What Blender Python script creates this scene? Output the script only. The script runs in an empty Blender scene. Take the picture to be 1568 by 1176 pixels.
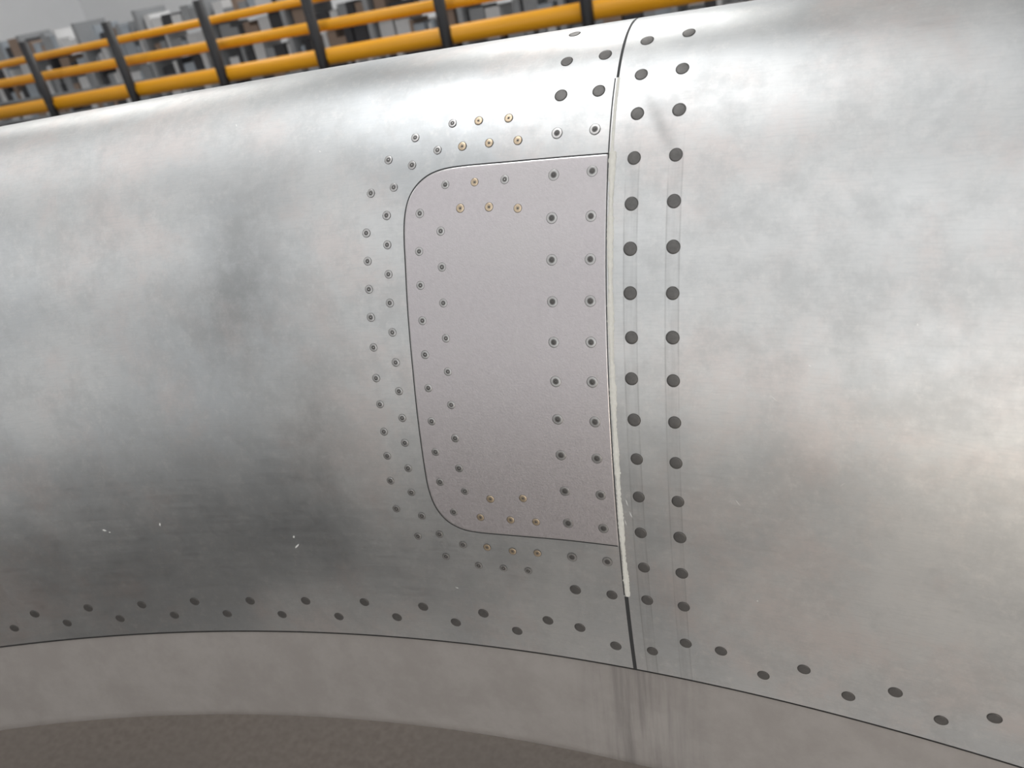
import bpy, bmesh, numpy as np, math, random
from mathutils import Matrix, Vector
random.seed(4); rng=np.random.default_rng(4)
# ------------------------------------------------------------------ calibrated camera / ring
S=1.5; H=1.0; K=1.22
CX=(-0.27844,-0.57318,0.38563)
ax=np.array([-0.36449,1.77660,1.0]); ax/=np.linalg.norm(ax)
PA,PB_,PBL,DEL,PHS,Q=0.09374,0.22535,0.22367,1.53306,-0.06894,0.99461
FPX=1132*math.exp(0.05315)
THV=0.07339; THR2,THR1,THL1,THL2=0.09705,0.08158,0.06576,0.05046
PITCH=.01505*S; EDGE_R,EDGE_H=S*(1-.10284),H-S*.06381
yy=np.array([0,1.,0]); uu=yy-ax*yy.dot(ax); uu/=np.linalg.norm(uu); rr_=np.cross(uu,ax)
M=np.array([rr_,uu,ax])
CAMP=-S*(M@np.array(CX))+np.array([0,0,H])
# ------------------------------------------------------------------ lip cross-section
def prof(ph):
    s=np.sin(ph);c=np.cos(ph)
    r=np.where(s>0,PB_,PBL)*np.sign(s)*np.abs(s)**Q; h=PA*np.sign(c)*np.abs(c)**Q
    cd,sd=math.cos(DEL),math.sin(DEL)
    return S*(1+r*cd-h*sd), H+S*(r*sd+h*cd)
phs=np.linspace(PHS,2.75,6000)
pr,pz=prof(phs)
sl=np.concatenate([[0],np.cumsum(np.hypot(np.diff(pr),np.diff(pz)))])
SMAX=sl[-1]
sg=np.arange(0,SMAX,0.001)
gr=np.interp(sg,sl,pr);gz=np.interp(sg,sl,pz)
k=np.exp(-0.5*(np.arange(-30,31)/8.)**2);k/=k.sum()
def smooth(a):
    p=np.concatenate([2*a[0]-a[30:0:-1],a,2*a[-1]-a[-2:-32:-1]])
    return np.convolve(p,k,'valid')
gr=smooth(gr);gz=smooth(gz)
dgr=np.gradient(gr,sg);dgz=np.gradient(gz,sg)
def surf(th,s,off=0.0):
    r=np.interp(s,sg,gr);z=np.interp(s,sg,gz)
    a=np.interp(s,sg,dgr);b=np.interp(s,sg,dgz);n=np.hypot(a,b);a=a/n;b=b/n
    nr,nz=-b,a
    r=r+nr*off;z=z+nz*off
    return np.stack([r*np.sin(th),r*np.cos(th),z+0*th],-1)
def proj(P):
    q=(P-CAMP)@M
    return np.stack([784+FPX*q[...,0]/-q[...,2],588-FPX*q[...,1]/-q[...,2]],-1)
SCR=float(sg[np.argmax(gz)])
_T,_S=np.meshgrid(np.linspace(-.5,.45,500),np.linspace(0,SCR+.03,400),indexing='ij')
_P=proj(surf(_T,_S))
def tos(px,py):
    """measured photo point (1568-wide frame) -> (theta, s) on the lip"""
    d=(_P[...,0]-px)**2+(_P[...,1]-py)**2
    i,j=np.unravel_index(d.argmin(),d.shape)
    t,s=_T[i,j],_S[i,j]
    for _ in range(6):
        p=proj(surf(np.array([t,t+1e-5,t]),np.array([s,s,s+1e-5])))
        J=np.stack([(p[1]-p[0])/1e-5,(p[2]-p[0])/1e-5],1)
        try: d=np.linalg.solve(J,np.array([px,py])-p[0])
        except Exception: break
        d=np.clip(d,-.01,.01); t+=d[0];s+=d[1]
    return float(t),float(np.clip(s,0,SMAX))
# ------------------------------------------------------------------ helpers
COL=bpy.context.scene.collection
def mesh_obj(name,V,Fc,mats=(),parent=None,smooth_=True,mi=None,uv=None):
    m=bpy.data.meshes.new(name); m.from_pydata([tuple(map(float,v)) for v in V],[],Fc)
    for a in mats: m.materials.append(a)
    if smooth_: m.polygons.foreach_set('use_smooth',[True]*len(m.polygons))
    if mi is not None: m.polygons.foreach_set('material_index',mi)
    if uv is not None:
        L=m.uv_layers.new(name='UVMap'); idx=np.empty(len(m.loops),int); m.loops.foreach_get('vertex_index',idx)
        L.data.foreach_set('uv',np.asarray(uv)[idx].ravel())
    m.update()
    o=bpy.data.objects.new(name,m); COL.objects.link(o)
    if parent: o.parent=parent
    return o
def empty(name,loc=(0,0,0)):
    o=bpy.data.objects.new(name,None);o.location=loc;COL.objects.link(o);return o
class NT:
    def __init__(s,name):
        s.m=bpy.data.materials.new(name);s.m.use_nodes=True;s.t=s.m.node_tree;s.b=s.t.nodes['Principled BSDF']
    def n(s,typ,**k):
        nd=s.t.nodes.new(typ)
        for a,v in k.items(): setattr(nd,a,v)
        return nd
    def l(s,a,b): s.t.links.new(a,b)
    def put(s,sock,v):
        if isinstance(v,bpy.types.NodeSocket): s.l(v,sock)
        else: sock.default_value=v
    def math(s,op,a,b=0.0,c=0.0,clamp=False):
        nd=s.n('ShaderNodeMath',operation=op,use_clamp=clamp)
        s.put(nd.inputs[0],a);s.put(nd.inputs[1],b);s.put(nd.inputs[2],c);return nd.outputs[0]
    def noise(s,vec,scale,detail=4,rough=.5,dist=0.):
        nd=s.n('ShaderNodeTexNoise');s.l(vec,nd.inputs['Vector']);nd.inputs['Scale'].default_value=scale
        nd.inputs['Detail'].default_value=detail;nd.inputs['Roughness'].default_value=rough;nd.inputs['Distortion'].default_value=dist
        return nd.outputs['Fac']
    def ramp(s,f,a,b,c0=0.,c1=1.):
        nd=s.n('ShaderNodeMapRange',interpolation_type='SMOOTHSTEP');s.l(f,nd.inputs[0])
        for i,v in zip((1,2,3,4),(a,b,c0,c1)): nd.inputs[i].default_value=v
        return nd.outputs[0]
    def mix(s,f,a,b,mode='MIX'):
        nd=s.n('ShaderNodeMix',data_type='RGBA',blend_type=mode)
        s.put(nd.inputs[0],f);
        for i,v in ((6,a),(7,b)):
            if isinstance(v,tuple): nd.inputs[i].default_value=(*v,1) if len(v)==3 else v
            else: s.l(v,nd.inputs[i])
        return nd.outputs[2]
    def scale(s,vec,v):
        nd=s.n('ShaderNodeVectorMath',operation='MULTIPLY');s.l(vec,nd.inputs[0]);nd.inputs[1].default_value=v;return nd.outputs[0]
def simple(name,col,rough=.5,metal=0.,var=.15,scale=30,bump=0.,bscale=200):
    t=NT(name);b=t.b;co=t.n('ShaderNodeTexCoord').outputs['Object']
    f=t.noise(co,scale,5,.6)
    c=t.mix(f,tuple(x*(1-var) for x in col),tuple(min(1,x*(1+var)) for x in col));t.l(c,b.inputs['Base Color'])
    b.inputs['Roughness'].default_value=rough;b.inputs['Metallic'].default_value=metal
    if bump:
        bp=t.n('ShaderNodeBump');bp.inputs['Strength'].default_value=bump;bp.inputs['Distance'].default_value=.0005
        t.l(t.noise(co,bscale,4,.6),bp.inputs['Height']);t.l(bp.outputs[0],b.inputs['Normal'])
    return t.m
# ------------------------------------------------------------------ aluminium skin
def gauss(t,U,V_,cu,cv,wu,wv,rot=0.):
    du=t.math('SUBTRACT',U,cu);dv=t.math('SUBTRACT',V_,cv)
    c,s_=math.cos(rot),math.sin(rot)
    a=t.math('ADD',t.math('MULTIPLY',du,c/wu),t.math('MULTIPLY',dv,s_/wu))
    b=t.math('ADD',t.math('MULTIPLY',du,-s_/wv),t.math('MULTIPLY',dv,c/wv))
    r=t.math('ADD',t.math('MULTIPLY',a,a),t.math('MULTIPLY',b,b))
    return t.math('POWER',2.71828,t.math('MULTIPLY',r,-1.))
def skin():
    t=NT('bare_aluminium_skin');b=t.b
    tc=t.n('ShaderNodeTexCoord');co=tc.outputs['Object'];uv=t.n('ShaderNodeSeparateXYZ');t.l(tc.outputs['UV'],uv.inputs[0])
    U,V_=uv.outputs[0],uv.outputs[1]
    cloud=t.noise(co,6,5,.55,.3);mott=t.noise(co,34,7,.75);fine=t.noise(co,700,3,.7)
    hor=t.noise(t.scale(tc.outputs['UV'],(12,420,1)),1,4,.6)
    brush=t.noise(t.scale(tc.outputs['UV'],(90,900,1)),1,3,.6)
    blot=t.noise(co,12,7,.7,.2);speck=t.noise(co,160,6,.8)
    c=t.mix(t.ramp(cloud,.38,.62),(.625,.645,.655),(.71,.715,.71))
    c=t.mix(t.math('MULTIPLY',t.ramp(blot,.46,.66),.6),c,(.74,.67,.645))
    c=t.mix(t.math('MULTIPLY',t.ramp(mott,.4,.65),.5),c,(.53,.54,.54))
    c=t.mix(t.math('MULTIPLY',t.ramp(speck,.48,.72),.5),c,(.79,.78,.765))
    c=t.mix(t.math('MULTIPLY',t.ramp(brush,.45,.75),.3),c,(.55,.56,.56))
    dirt_and_reflection=None
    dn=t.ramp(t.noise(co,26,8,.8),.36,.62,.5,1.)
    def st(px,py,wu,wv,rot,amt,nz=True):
        nonlocal dirt_and_reflection
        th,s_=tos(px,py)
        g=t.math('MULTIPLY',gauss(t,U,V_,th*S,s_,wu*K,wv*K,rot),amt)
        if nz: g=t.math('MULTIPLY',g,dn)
        dirt_and_reflection=g if dirt_and_reflection is None else t.math('ADD',dirt_and_reflection,g)
    st(372,400,.024,.05,-.45,.40);st(350,520,.05,.045,.2,.22);st(480,700,.024,.055,-.25,.45);st(560,860,.04,.02,0,.1);st(400,800,.05,.03,0,.15)  # dark reflection on the left painted into the skin colour
    st(1008,182,.0028,.016,.47,.35,False)
    hi=t.ramp(V_,tos(1040,300)[1],tos(1040,170)[1],1.,0.)
    for th in (THR2,THR1):
        d=t.math('ABSOLUTE',t.math('SUBTRACT',U,th*S))
        tr=t.math('MULTIPLY',t.ramp(d,.0026*K,.0034*K,1.,0.),t.math('MULTIPLY',hi,.10))
        edge=t.math('MULTIPLY',t.ramp(t.math('ABSOLUTE',t.math('SUBTRACT',d,.003*K)),.0001,.0006,1.,0.),t.math('MULTIPLY',hi,.2))
        tr=t.math('MULTIPLY',t.math('ADD',tr,edge),t.ramp(t.noise(t.scale(tc.outputs['UV'],(300,25,1)),1,3,.6),.3,.65,.2,1.4))
        dirt_and_reflection=t.math('ADD',dirt_and_reflection,tr)
    dirt_and_reflection=t.math('MINIMUM',dirt_and_reflection,.8)
    c=t.mix(dirt_and_reflection,c,(.22,.22,.22))
    t.l(c,b.inputs['Base Color']);b.inputs['Metallic'].default_value=1.
    r=t.math('ADD',t.math('MULTIPLY',t.ramp(cloud,.35,.65),.07),.29)
    r=t.math('ADD',r,t.math('MULTIPLY',mott,.2));r=t.math('ADD',r,t.math('MULTIPLY',dirt_and_reflection,.06));r=t.math('ADD',r,t.math('MULTIPLY',t.math('SUBTRACT',hor,.5),.08))
    t.l(r,b.inputs['Roughness'])
    hgt=t.math('ADD',t.math('MULTIPLY',t.noise(co,11,2,.4),1.0),t.math('MULTIPLY',fine,.012))
    hgt=t.math('ADD',hgt,t.math('MULTIPLY',t.noise(co,60,2,.5),.05))
    bp=t.n('ShaderNodeBump');bp.inputs['Strength'].default_value=.6;bp.inputs['Distance'].default_value=.0022
    t.l(hgt,bp.inputs['Height']);t.l(bp.outputs[0],b.inputs['Normal'])
    return t.m
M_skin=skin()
def panelmat():
    t=NT('lilac_grey_aluminium_patch');b=t.b;co=t.n('ShaderNodeTexCoord').outputs['Object']
    c=t.mix(t.noise(co,400,5,.8),(.52,.49,.505),(.70,.66,.67));c=t.mix(t.math('MULTIPLY',t.ramp(t.noise(co,12,4,.6),.4,.7),.5),c,(.62,.595,.59))
    t.l(c,b.inputs['Base Color']);b.inputs['Metallic'].default_value=.9
    t.l(t.ramp(t.noise(co,600,3,.7),.2,.8,.40,.52),b.inputs['Roughness'])
    bp=t.n('ShaderNodeBump');bp.inputs['Strength'].default_value=.4;bp.inputs['Distance'].default_value=.0002
    t.l(t.noise(co,1000,3,.6),bp.inputs['Height']);t.l(bp.outputs[0],b.inputs['Normal'])
    return t.m
M_panel=panelmat()
def bandmat():
    t=NT('matte_inner_barrel_metal');b=t.b;tc=t.n('ShaderNodeTexCoord');co=tc.outputs['Object']
    c=t.mix(t.ramp(t.noise(co,25,6,.7),.35,.7),(.37,.345,.328),(.43,.405,.388))
    sp=t.n('ShaderNodeSeparateXYZ');t.l(tc.outputs['UV'],sp.inputs[0])
    tcn=THV*S
    m=t.math('POWER',2.71828,t.math('MULTIPLY',t.math('POWER',t.math('DIVIDE',t.math('SUBTRACT',sp.outputs[0],tcn+.002),.034),2.),-1.))
    st=t.ramp(t.noise(t.scale(tc.outputs['UV'],(120,9,1)),1,4,.6),.35,.7)
    c=t.mix(t.math('MULTIPLY',t.math('MULTIPLY',m,st),.6),c,(.17,.16,.155))
    t.l(c,b.inputs['Base Color']);b.inputs['Metallic'].default_value=.4;b.inputs['Roughness'].default_value=.5
    bp=t.n('ShaderNodeBump');bp.inputs['Strength'].default_value=.3;bp.inputs['Distance'].default_value=.0006
    t.l(t.noise(co,60,4,.5),bp.inputs['Height']);t.l(bp.outputs[0],b.inputs['Normal'])
    return t.m
M_band=bandmat()
M_gap=simple('dark_joint_gap',(.035,.036,.038),.6)
M_seal=simple('cream_sealant',(.76,.75,.69),.6,0,.12,400,.4,900)
M_rdark=simple('dark_rivet_alloy',(.15,.145,.14),.45,.7,.25,500)
M_rlight=simple('rivet_alloy',(.55,.54,.53),.36,.95,.2,600)
M_ring=simple('rivet_ring_groove',(.06,.056,.053),.5,.3,.2,500)  # dark groove ring around each rivet
M_brass=simple('brass_rivet_alloy',(.68,.55,.40),.38,.9,.15,600)
M_outer=simple('painted_outer_cowl',(.62,.63,.64),.4,.6,.08,8)
M_edge=simple('machined_panel_edge',(.75,.74,.72),.3,1.,.05,100)
M_nick=simple('bright_nick',(.9,.9,.88),.5,.3,.05,100)

cowl=empty('engine_inlet_cowl')
th=np.concatenate([np.linspace(-math.pi,-.5,150)[:-1],np.linspace(-.5,.5,500),np.linspace(.5,math.pi,150)[1:-1]])
ss=np.concatenate([np.arange(0,SCR+.08,.0015),np.linspace(SCR+.08,SMAX,40)[1:]])
T2,S2=np.meshgrid(th,ss,indexing='ij')
P=surf(T2,S2);nS=len(ss);nT=len(th)
UV=np.stack([T2*S,S2],-1).reshape(-1,2)
ii,jj=np.meshgrid(np.arange(nT),np.arange(nS-1),indexing='ij');i2=(ii+1)%nT
Fc=np.stack([ii*nS+jj,i2*nS+jj,i2*nS+jj+1,ii*nS+jj+1],-1).reshape(-1,4).tolist()
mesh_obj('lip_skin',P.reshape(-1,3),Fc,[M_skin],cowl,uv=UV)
def revolve(name,pts,mat,segs=360):
    pts=np.array(pts);a=np.linspace(-math.pi,math.pi,segs,endpoint=False);n=len(pts)
    V=np.stack([np.outer(np.sin(a),pts[:,0]),np.outer(np.cos(a),pts[:,0]),np.tile(pts[:,1],(segs,1))],-1).reshape(-1,3)
    cum=np.concatenate([[0],np.cumsum(np.hypot(*np.diff(pts,axis=0).T))])
    U=np.stack([np.repeat(a*S,n),np.tile(cum,segs)],-1)
    F_=[(i*n+j,((i+1)%segs)*n+j,((i+1)%segs)*n+j+1,i*n+j+1) for i in range(segs) for j in range(n-1)]
    return mesh_obj(name,V,F_,[mat],cowl,uv=U)
g0=np.array([gr[0],gz[0]]);g1=np.array([EDGE_R,EDGE_H]);dv=(g1-g0)/np.linalg.norm(g1-g0)
nrm=np.array([dv[1],-dv[0]])
if nrm[0]>0: nrm=-nrm
revolve('barrel_lap_joint',[g0-nrm*.0001-dv*.0014+nrm*.0002,g0+nrm*.0001,g0-nrm*.0014,g0+dv*.0016-nrm*.0014],M_gap,1440)
bp_=[]
for q in np.linspace(0,1,14): bp_.append(g0+dv*.0014+(g1-g0)*q*.985-nrm*.0010*(1-q)+nrm*.0008*math.sin(q*math.pi))
bp_+= [g1+dv*.001-nrm*.001,g1+dv*.0008-nrm*.004,g1-dv*.006-nrm*.005,g0-nrm*.012]
revolve('inner_barrel_band',bp_,M_band,1440)
o0=(float(gr[-1]),float(gz[-1]))
revolve('outer_cowl_skin',[o0,(o0[0]+.006,o0[1]-.03),(o0[0]+.007,o0[1]-.04),(o0[0]+.002,o0[1]-.04),(o0[0]-.004,o0[1]-.01)],M_outer)
revolve('rear_bulkhead',[(gr[0]+.002,gz[0]+.004),(gr[0]+.03,gz[0]+.01),((gr[0]+o0[0])/2,gz[0]+.03),(o0[0]-.01,o0[1]-.03),(o0[0]-.002,o0[1]-.002)],M_outer)

# ------------------------------------------------------------------ strips, panel, rivets on the skin
def strip(name,path,w,off,mat,parent=cowl,jit=0.,round_=False):
    p=np.array(path);xy=np.stack([p[:,0]*S,p[:,1]],1)
    d=np.gradient(xy,axis=0);d/=np.linalg.norm(d,axis=1)[:,None]+1e-12;nn=np.stack([-d[:,1],d[:,0]],1)
    W=w if hasattr(w,'__len__') else np.full(len(p),w)
    ks=np.linspace(-1,1,7 if round_ else 3);V=[]
    for a in ks:
        j=rng.normal(0,jit,len(p)) if jit else 0
        q=xy+nn*((W*.5*a+j)[:,None])
        hh=off*(1-a*a)**.5 if round_ else off
        V.append(surf(q[:,0]/S,q[:,1],hh+ (.00003 if round_ else 0)+(abs(rng.normal(0,jit*.5,len(p))) if jit else 0)))
    V=np.stack(V,1);m=len(ks);n=len(p)
    F_=[(i*m+j,(i+1)*m+j,(i+1)*m+j+1,i*m+j+1) for i in range(n-1) for j in range(m-1)]
    return mesh_obj(name,V.reshape(-1,3),F_,[mat],parent)
def resample(path,step=.001):
    p=np.array(path);xy=p*np.array([S,1]);L=np.concatenate([[0],np.cumsum(np.hypot(*np.diff(xy,axis=0).T))])
    q=np.arange(0,L[-1],step);x_=np.interp(q,L,xy[:,0]);y_=np.interp(q,L,xy[:,1])
    kk=np.exp(-.5*(np.arange(-12,13)/5.)**2);kk/=kk.sum()
    def sm(a):
        pp=np.concatenate([2*a[0]-a[12:0:-1],a,2*a[-1]-a[-2:-14:-1]]);return np.convolve(pp,kk,'valid')
    return np.stack([sm(x_)/S,sm(y_)],1)
sY=lambda px,py:tos(px,py)[1]
s_b2,s_top,s_t2=sY(960,912),sY(937,232),sY(950,118)
s_end=SMAX-.01
vpath=lambda a,b,o=0:[(THV+o/S,v) for v in np.arange(a,b,.001)]
strip('skin_butt_joint_upper',vpath(s_t2,s_end),.0015,.00006,M_gap)
strip('skin_butt_joint_middle',vpath(s_b2,s_t2,-.0013),.0007,.00006,M_gap)
strip('skin_butt_joint_lower',vpath(0,s_b2),.0026,.00006,M_gap)
n_=len(vpath(s_b2,s_top,.0008))
wv=.0032+.0006*np.sin(np.linspace(0,40,n_))+rng.normal(0,.00035,n_)
strip('sealant_bead',vpath(s_b2,s_top,.0011),np.clip(wv,.002,.0044),.0009,M_seal,jit=.00015,round_=True)
strip('sealant_smear',vpath(s_top,s_t2,.0006),.0016,.0002,M_seal,jit=.0001,round_=True)
PO=[(860,241),(780,248),(710,254),(680,258),(655,267),(637,283),(624,305),(619,335),(619,370),(621,400),(625,480),(632,560),(640,640),(648,700),(655,745),(665,775),(683,798),(710,812),(740,816),(800,821),(870,827)]
pp=[tos(*q) for q in PO]
a0=(THV-.0014/S,tos(936,235)[1]);a1=(THV-.0014/S,tos(946,836)[1])
left=resample([a0]+pp+[a1])
strip('patch_joint',left,.0011,.00008,M_gap)
right=np.array([(a0[0],v) for v in np.arange(a1[1],a0[1],.001)])
bd=np.concatenate([left,right]);cen=bd.mean(0)
V=[];F_=[];nb=len(bd);rings=[.001]+list(np.linspace(.04,.985,40))+[.994]
for r_ in rings:
    q=cen+(bd-cen)*r_;V.append(surf(q[:,0],q[:,1],.00020))
q=cen+(bd-cen)*.9970;V.append(surf(q[:,0],q[:,1],.00010));V=np.concatenate(V)
nr=len(rings)+1
F_=[(k_*nb+i,k_*nb+(i+1)%nb,(k_+1)*nb+(i+1)%nb,(k_+1)*nb+i) for k_ in range(nr-1) for i in range(nb)]
mi=[1 if k_==nr-2 else 0 for k_ in range(nr-1) for i in range(nb)]
mesh_obj('repair_patch_panel',V,F_,[M_panel,M_edge],cowl,mi=mi)
# little nicks and scratches
V=[];F_=[]
for px,py,ln,an,wd in [(160,812,7,.2,3),(168,815,3,0,2),(245,803,5,1.3,3),(455,836,9,-.9,3),(450,822,4,1.2,3),(1160,920,3,0,3),(1405,497,3,.5,3),(490,232,4,.3,2),(960,770,12,1.2,1.2),(966,788,13,1.1,1.2),(958,800,10,1.25,1),(362,192,5,1.2,1.5),(1130,770,14,.9,.8),(1185,610,16,.7,.8),(1290,742,10,-.6,.8),(700,900,6,.4,1),(1240,560,5,.3,1.5)]:
    e=np.array([math.cos(an),math.sin(an)])*ln/2;w=np.array([-math.sin(an),math.cos(an)])*wd/2;b0=len(V)
    for q in (-e,w*.8-e*.2,w+e*.3,e,-w*.7+e*.2,-w-e*.4):
        t_,s_=tos(px+q[0],py+q[1]);V.append(surf(np.array(t_),np.array(s_),.0001))
    F_.append(tuple(range(b0,b0+6)))
mesh_obj('surface_nicks',V,F_,[M_nick],cowl)

def rivets(name,pts,profile,mats,seg=22,jit=.05):
    V=[];F_=[];mi=[];b=0
    a=np.linspace(0,2*math.pi,seg,endpoint=False)
    for t_,s_ in pts:
        k_=1+rng.normal(0,jit*.4);tilt=rng.normal(0,.006,2)
        V.append(surf(np.array([t_]),np.array([s_]),profile[0][1]))
        R=float(np.interp(s_,sg,gr))
        for r_,h_,_m in profile[1:]:
            dx=np.cos(a)*r_*k_;dy=np.sin(a)*r_*k_
            V.append(surf(t_+dx/R,s_+dy,h_+ (dx*tilt[0]+dy*tilt[1])))
        for i in range(seg):
            F_.append((b,b+1+i,b+1+(i+1)%seg));mi.append(profile[1][2])
        for k2 in range(1,len(profile)-1):
            o1=b+1+(k2-1)*seg;o2=o1+seg
            for i in range(seg):
                F_.append((o1+i,o2+i,o2+(i+1)%seg,o1+(i+1)%seg));mi.append(profile[k2+1][2])
        b+=1+(len(profile)-1)*seg
    return mesh_obj(name,np.concatenate(V),F_,mats,cowl,mi=mi)
mm=.001*K
R2=[(1065,12),(1055,50),(1045,105),(1040,168),(1035,237),(1032,308),(1031,378),(1030,449),(1030,517),(1031,583),(1033,647),(1035,709),(1038,768),(1041,823),(1044,878),(1047,929),(1050,985)]
R1=[(1004,22),(991,62),(982,114),(976,174),(971,242),(967,312),(965,381),(965,449),(967,517),(967,580),(971,643),(975,703),(978,761),(981,816),(986,869),(991,919),(999,997)]
L1=[(938,43),(927,84),(917,139),(911,198),(907,262),(905,331),(904,397),(904,461),(905,524),(907,585),(911,646),(914,702),(920,758),(924,809),(930,860),(937,911),(943,989)]
L2=[(880,52),(868,94),(859,146),(853,204),(848,268),(845,334),(845,398),(846,462),(848,524),(851,584),(854,642),(859,697),(865,752),(870,801),(876,853),(881,903),(888,961)]
BR=[(22,962),(53,940),(103,954),(135,931),(184,947),(217,926),(267,942),(298,921),(348,940),(383,920),(432,941),(468,920),(519,944),(558,922),(608,945),(648,929),(698,953),(740,939),(792,966),(839,950),(1104,997),(1169,1034),(1231,1025),(1299,1066),(1371,1060),(1441,1103),(1523,1100)]
SM=[(595,245),(568,296),(561,357),(563,400),(565,443),(568,486),(572,532),(576,579),(582,619),(588,661),(593,698),(598,736),(607,779),(640,821),(683,852),(733,866),(771,870),(809,874),
(631,253),(603,287),(592,330),(593,375),(595,420),(597,464),(601,509),(606,555),(611,599),(616,640),(620,678),(625,717),(630,754),(646,790),(673,818),(709,834),(636,211),(693,189),(670,230),
(682,283),(773,275),(643,327),(642,385),(644,437),(647,491),(651,543),(656,594),(661,645),(667,692),(674,738),(695,784),(675,354),(677,409),(679,464),(683,518),(686,569),(691,620),(697,671),(703,717),(712,752)]
BS=[(733,185),(779,181),(708,224),(749,219),(793,215),(727,279),(705,319),(749,317),(793,319),(751,764),(801,763),(736,792),(782,796),(821,799),(746,838),(785,844),(823,847)]
big=R2+R1+BR+[p for p in L1+L2 if p[1]<160 or p[1]>895]
med=[p for p in L1+L2 if 160<=p[1]<=895]
T=lambda L:[tos(*p) for p in L]
tb=T(big)
for thr in (THR2,THR1,THL1,THL2):
    smx=max([s_ for t_,s_ in tb if abs(t_-thr)<.003]+[SCR])
    for k_ in range(1,6):
        if smx+k_*PITCH<SMAX-.02: tb.append((thr,smx+k_*PITCH))
sA=tos(558,922)[1];sB=tos(608,945)[1];dth=abs(tos(558,922)[0]-tos(468,920)[0])/2
tmin=min(t_ for t_,_ in tb);tmax=max(t_ for t_,_ in tb)
k_=0;t_=tmin-dth
while t_>-math.pi: tb.append((t_,sA if k_%2 else sB));t_-=dth;k_+=1
t_=tmax+dth
while t_<math.pi: tb.append((t_,sA if k_%2 else sB));t_+=dth;k_+=1
rivets('flush_rivets',tb,[(0,.00018,0),(2.2*mm,.00018,0),(2.6*mm,.00013,0),(2.65*mm,.00006,1),(2.9*mm,.00005,1)],[M_rdark,M_ring])
rivets('countersunk_patch_rivets',T(med),[(0,.0004,0),(.4*mm,.0004,0),(.7*mm,.00028,1),(1.2*mm,.00030,0),(1.35*mm,.0003,1),(2.15*mm,.00034,2),(2.35*mm,.0003,2),(2.5*mm,.00024,1)],[M_rdark,M_ring,M_rlight])
rivets('small_patch_rivets',T(SM),[(0,.0004,0),(.3*mm,.0004,2),(.5*mm,.00027,1),(.95*mm,.0003,0),(1.05*mm,.0003,1),(1.75*mm,.00036,2),(1.9*mm,.00030,2),(2.05*mm,.00024,1)],[M_rdark,M_ring,M_rlight])
rivets('brass_patch_rivets',T(BS),[(0,.0004,0),(.3*mm,.0004,0),(.55*mm,.00027,1),(.8*mm,.0003,2),(.9*mm,.0003,1),(1.75*mm,.00036,2),(1.85*mm,.00030,2),(2.05*mm,.00024,1)],[M_rdark,M_ring,M_brass])

# ------------------------------------------------------------------ support stand
M_steel=simple('grey_painted_steel',(.30,.31,.33),.45,.3)
def boxes(name,L,mats,parent=None,bev=.0,dz=0.):
    bm=bmesh.new()
    for (c,d,rz,mi_) in L:
        r=bmesh.ops.create_cube(bm,size=1.)
        Mx=Matrix.Translation((c[0],c[1],c[2]+dz))@Matrix.Rotation(rz,4,'Z')@Matrix.Diagonal((*d,1))
        bmesh.ops.transform(bm,matrix=Mx,verts=r['verts'])
        fs=set(f for v in r['verts'] for f in v.link_faces)
        for f in fs: f.material_index=mi_
    if bev: bmesh.ops.bevel(bm,geom=bm.edges[:],offset=bev,segments=2,affect='EDGES')
    m=bpy.data.meshes.new(name);bm.to_mesh(m);bm.free()
    for a in mats: m.materials.append(a)
    o=bpy.data.objects.new(name,m);COL.objects.link(o)
    if parent:o.parent=parent
    return o
zb=gz[0]+.03;rc=(gr[0]+o0[0])/2
L=[]
for t_ in (1.0,2.1,3.14159,-2.1,-1.0):
    cx,cy=math.sin(t_)*rc,math.cos(t_)*rc
    L+=[((cx,cy,zb/2),(.08,.08,zb),-t_,0),((cx,cy,.01),(.3,.3,.02),-t_,0),((cx,cy,zb-.012),(.12,.12,.024),-t_,0)]
boxes('support_legs',L,[M_steel],cowl,.003)

# ------------------------------------------------------------------ hangar
def floormat():
    t=NT('brown_grey_floor');b=t.b;co=t.n('ShaderNodeTexCoord').outputs['Object']
    c=t.mix(t.ramp(t.noise(co,60,6,.75),.25,.75),(.068,.053,.043),(.118,.096,.080));c=t.mix(t.math('MULTIPLY',t.ramp(t.noise(co,3,4,.6),.4,.65),.4),c,(.088,.073,.062))
    t.l(c,b.inputs['Base Color']);b.inputs['Roughness'].default_value=.6
    bp=t.n('ShaderNodeBump');bp.inputs['Strength'].default_value=.3;bp.inputs['Distance'].default_value=.002
    t.l(t.noise(co,120,3,.6),bp.inputs['Height']);t.l(bp.outputs[0],b.inputs['Normal'])
    return t.m
boxes('floor',[((0,2,-.05),(44,44,.1),0,0)],[floormat()])
# unseen pale disc added inside the ring to bounce light onto the lip
bm=bmesh.new();bmesh.ops.create_cone(bm,cap_ends=True,segments=96,radius1=1.15,radius2=1.145,depth=.008)
bmesh.ops.translate(bm,vec=(0,0,.004),verts=bm.verts)
m=bpy.data.meshes.new('added_bounce_disc');bm.to_mesh(m);bm.free();m.materials.append(simple('pale_bounce_disc',(.50,.475,.455),.7,0,.12,6,.3,80))
COL.objects.link(bpy.data.objects.new('added_bounce_disc',m))
M_wall=simple('pale_hangar_cladding',(.76,.77,.78),.6,0,.04,2)
M_ceil=simple('ceiling_sheeting',(.36,.37,.38),.7,0,.04,2)
boxes('wall_back',[((0,24.1,5.5),(44,.2,11),0,0)],[M_wall]);boxes('wall_front',[((0,-20.1,5.5),(44,.2,11),0,0)],[M_wall])
boxes('wall_left',[((-22.1,2,5.5),(.2,44,11),0,0)],[M_wall]);boxes('wall_right',[((22.1,2,5.5),(.2,44,11),0,0)],[M_wall])
boxes('ceiling',[((0,2,11.1),(44.4,44.4,.2),0,0)],[M_ceil])
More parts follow.
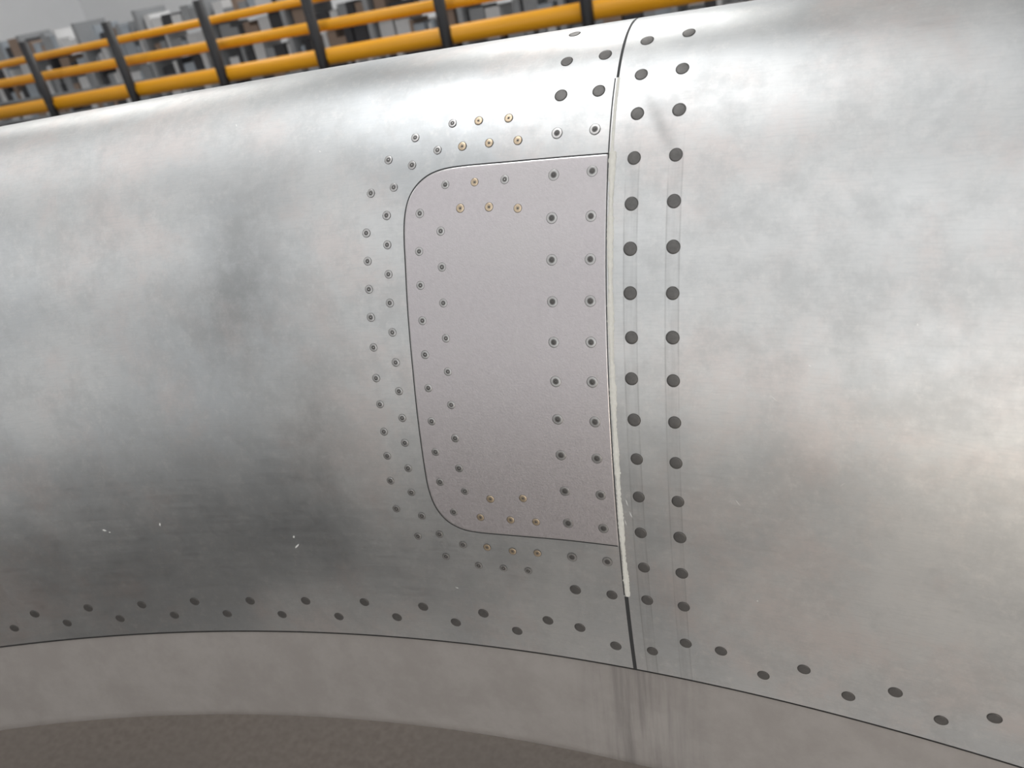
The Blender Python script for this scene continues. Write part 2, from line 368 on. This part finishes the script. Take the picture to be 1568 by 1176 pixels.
def area(name,loc,sx,sy,power,col=(1,1,1),rot=(0,0,0)):
    l=bpy.data.lights.new(name,'AREA');l.shape='RECTANGLE';l.size=sx;l.size_y=sy;l.energy=power;l.color=col
    o=bpy.data.objects.new(name,l);o.location=loc;o.rotation_euler=rot;COL.objects.link(o);return o
for i,x_ in enumerate((-12,-3,6,15)):
    for j,y_ in enumerate((-12,0,12)):
        area('back_wall_fill',(x_,y_,10.8),2.0,7.,(370,350,600)[j],(.98,.985,.99) if j<2 else (1,.985,.955))
area('back_wall_fill',(-6,18,10.8),14,2.,1300,(.98,.985,1.),(math.radians(25),0,0))  # extra light added to brighten the back wall
# large fill light added at the front wall to brighten the lip
area('front_wall_fill',(3,-19.8,3.2),22,6.,1000,(.95,.975,1.),(math.radians(90),0,0))
boxes('added_reflection_cabinet',[((-.62,.2,.52),(.5,.42,.9),.5,0)]+[((-.62+math.sin(-.5)*-.215*1,.2+math.cos(.5)*.215,.2+i*.17),(.44,.012,.15),.5,1) for i in range(5)]+[((-.62+a*.2,.2+b*.15,.035),(.05,.05,.07),0,1) for a in(-1,1) for b in(-1,1)],[simple('added_cabinet_paint',(.05,.058,.066),.5),simple('added_drawer_paint',(.08,.088,.096),.4)],None,.004,dz=.009)  # dark cabinet added out of view for the dark reflection in the lip
wl=empty('added_warm_fill')  # warm fill lamp added out of view for the bright patch at right
boxes('stand',[((.45,-.75,.42),(.03,.03,.8),0,0),((.45,-.75,.012),(.5,.05,.024),.4,0),((.45,-.75,.012),(.5,.05,.024),-1.1,0),((.45,-.76,.9),(.36,.05,.28),0,0)],[M_steel],wl,dz=.009)
a=area('added_warm_fill_panel',(.45,-.72,.91),.32,.24,6.5,(1,.87,.72),(math.radians(98),0,0));a.parent=wl
# ------------------------------------------------------------------ guard rail in the background
def ray(px,py,depth):
    v=np.array([px-784,588-py,-FPX])/FPX*depth
    return M@v+CAMP
M_yel=simple('safety_yellow_paint',(.93,.42,.012),.4,0,.08,3)
M_blk=simple('black_post_paint',(.010,.010,.012),.45)
rail=empty('safety_guard_rail')
def depth_at(px): return 1/(1/8.6+(1/5.8-1/8.6)*px/785)
def tube(name,a,b,r,mat,parent):
    a=Vector(a);b=Vector(b);d=b-a
    bm=bmesh.new();bmesh.ops.create_cone(bm,cap_ends=True,segments=20,radius1=r,radius2=r,depth=d.length)
    m=bpy.data.meshes.new(name);bm.to_mesh(m);bm.free();m.materials.append(mat)
    m.polygons.foreach_set('use_smooth',[len(p.vertices)==4 for p in m.polygons])
    o=bpy.data.objects.new(name,m);o.matrix_world=Matrix.Translation((a+b)/2)@d.to_track_quat('Z','Y').to_matrix().to_4x4();COL.objects.link(o);o.parent=parent;return o
def bar(name,p0,p1,r):
    a=ray(*p0,depth_at(p0[0]));b=ray(*p1,depth_at(p1[0]));d=(b-a)
    tube(name,a-d*.25,b+d*.35,r,M_yel,rail)
bar('bottom_bar',(0,174),(900,17),.066)
bar('middle_bar',(0,129),(690,4),.045)
bar('top_bar',(0,100),(480,-2),.035)
for i,px in enumerate((-50,72,197,335,487,677,893)):
    yb=174-.1744*px
    p=ray(px+6,yb,depth_at(px)*.985)
    tube('post_%d'%(i+1),(p[0],p[1],0),(p[0],p[1],p[2]+.62),.045,M_blk,rail)
M_bx=[simple('rack_grey',(.30,.31,.32),.6),simple('crate_white',(.65,.65,.65),.6),simple('crate_dark',(.05,.05,.055),.6),simple('crate_tan',(.30,.22,.17),.7),simple('crate_blue_grey',(.38,.42,.46),.5)]
base=ray(350,60,13.);dirx=ray(800,0,9.5)-ray(0,120,13.5);dirx[2]=0;dirx/=np.linalg.norm(dirx);ang=math.atan2(dirx[1],dirx[0])
L=[]
for bay in range(-5,8):
    o=base+dirx*bay*1.5
    L.append(((o[0],o[1],.78),(.08,.7,1.56),ang,0))
    for lv in range(4):
        z=.12+lv*.36;c=o+dirx*.75
        L.append(((c[0],c[1],z),(1.5,.7,.04),ang,0))
        xx=-.66
        while xx<.6:
            w=random.uniform(.05,.28);hgt=random.uniform(.10,.31);q=o+dirx*(.75+xx+w/2)
            if random.random()<.95: L.append(((q[0],q[1],z+.02+hgt/2),(w*.92,.5,hgt),ang+random.uniform(-.12,.12),random.choice((0,1,2,1,3,4,0,2))))
            xx+=w
boxes('storage_rack',L,M_bx)
# ------------------------------------------------------------------ world + camera
w=bpy.data.worlds.new('hangar_air');bpy.context.scene.world=w;w.use_nodes=True
w.node_tree.nodes['Background'].inputs[0].default_value=(.8,.85,.9,1);w.node_tree.nodes['Background'].inputs[1].default_value=.3
cam=bpy.data.cameras.new('camera');cam.sensor_width=36;cam.lens=36*FPX/1568;cam.clip_start=.01;cam.clip_end=200
cam.dof.use_dof=True;cam.dof.focus_distance=.46;cam.dof.aperture_fstop=11
co=bpy.data.objects.new('camera',cam);COL.objects.link(co)
Rm=Matrix([list(map(float,r)) for r in M]).to_4x4();co.matrix_world=Matrix.Translation(Vector(map(float,CAMP)))@Rm
bpy.context.scene.camera=co
bpy.context.scene.view_settings.view_transform='Standard'
bpy.context.scene.view_settings.exposure=-.18
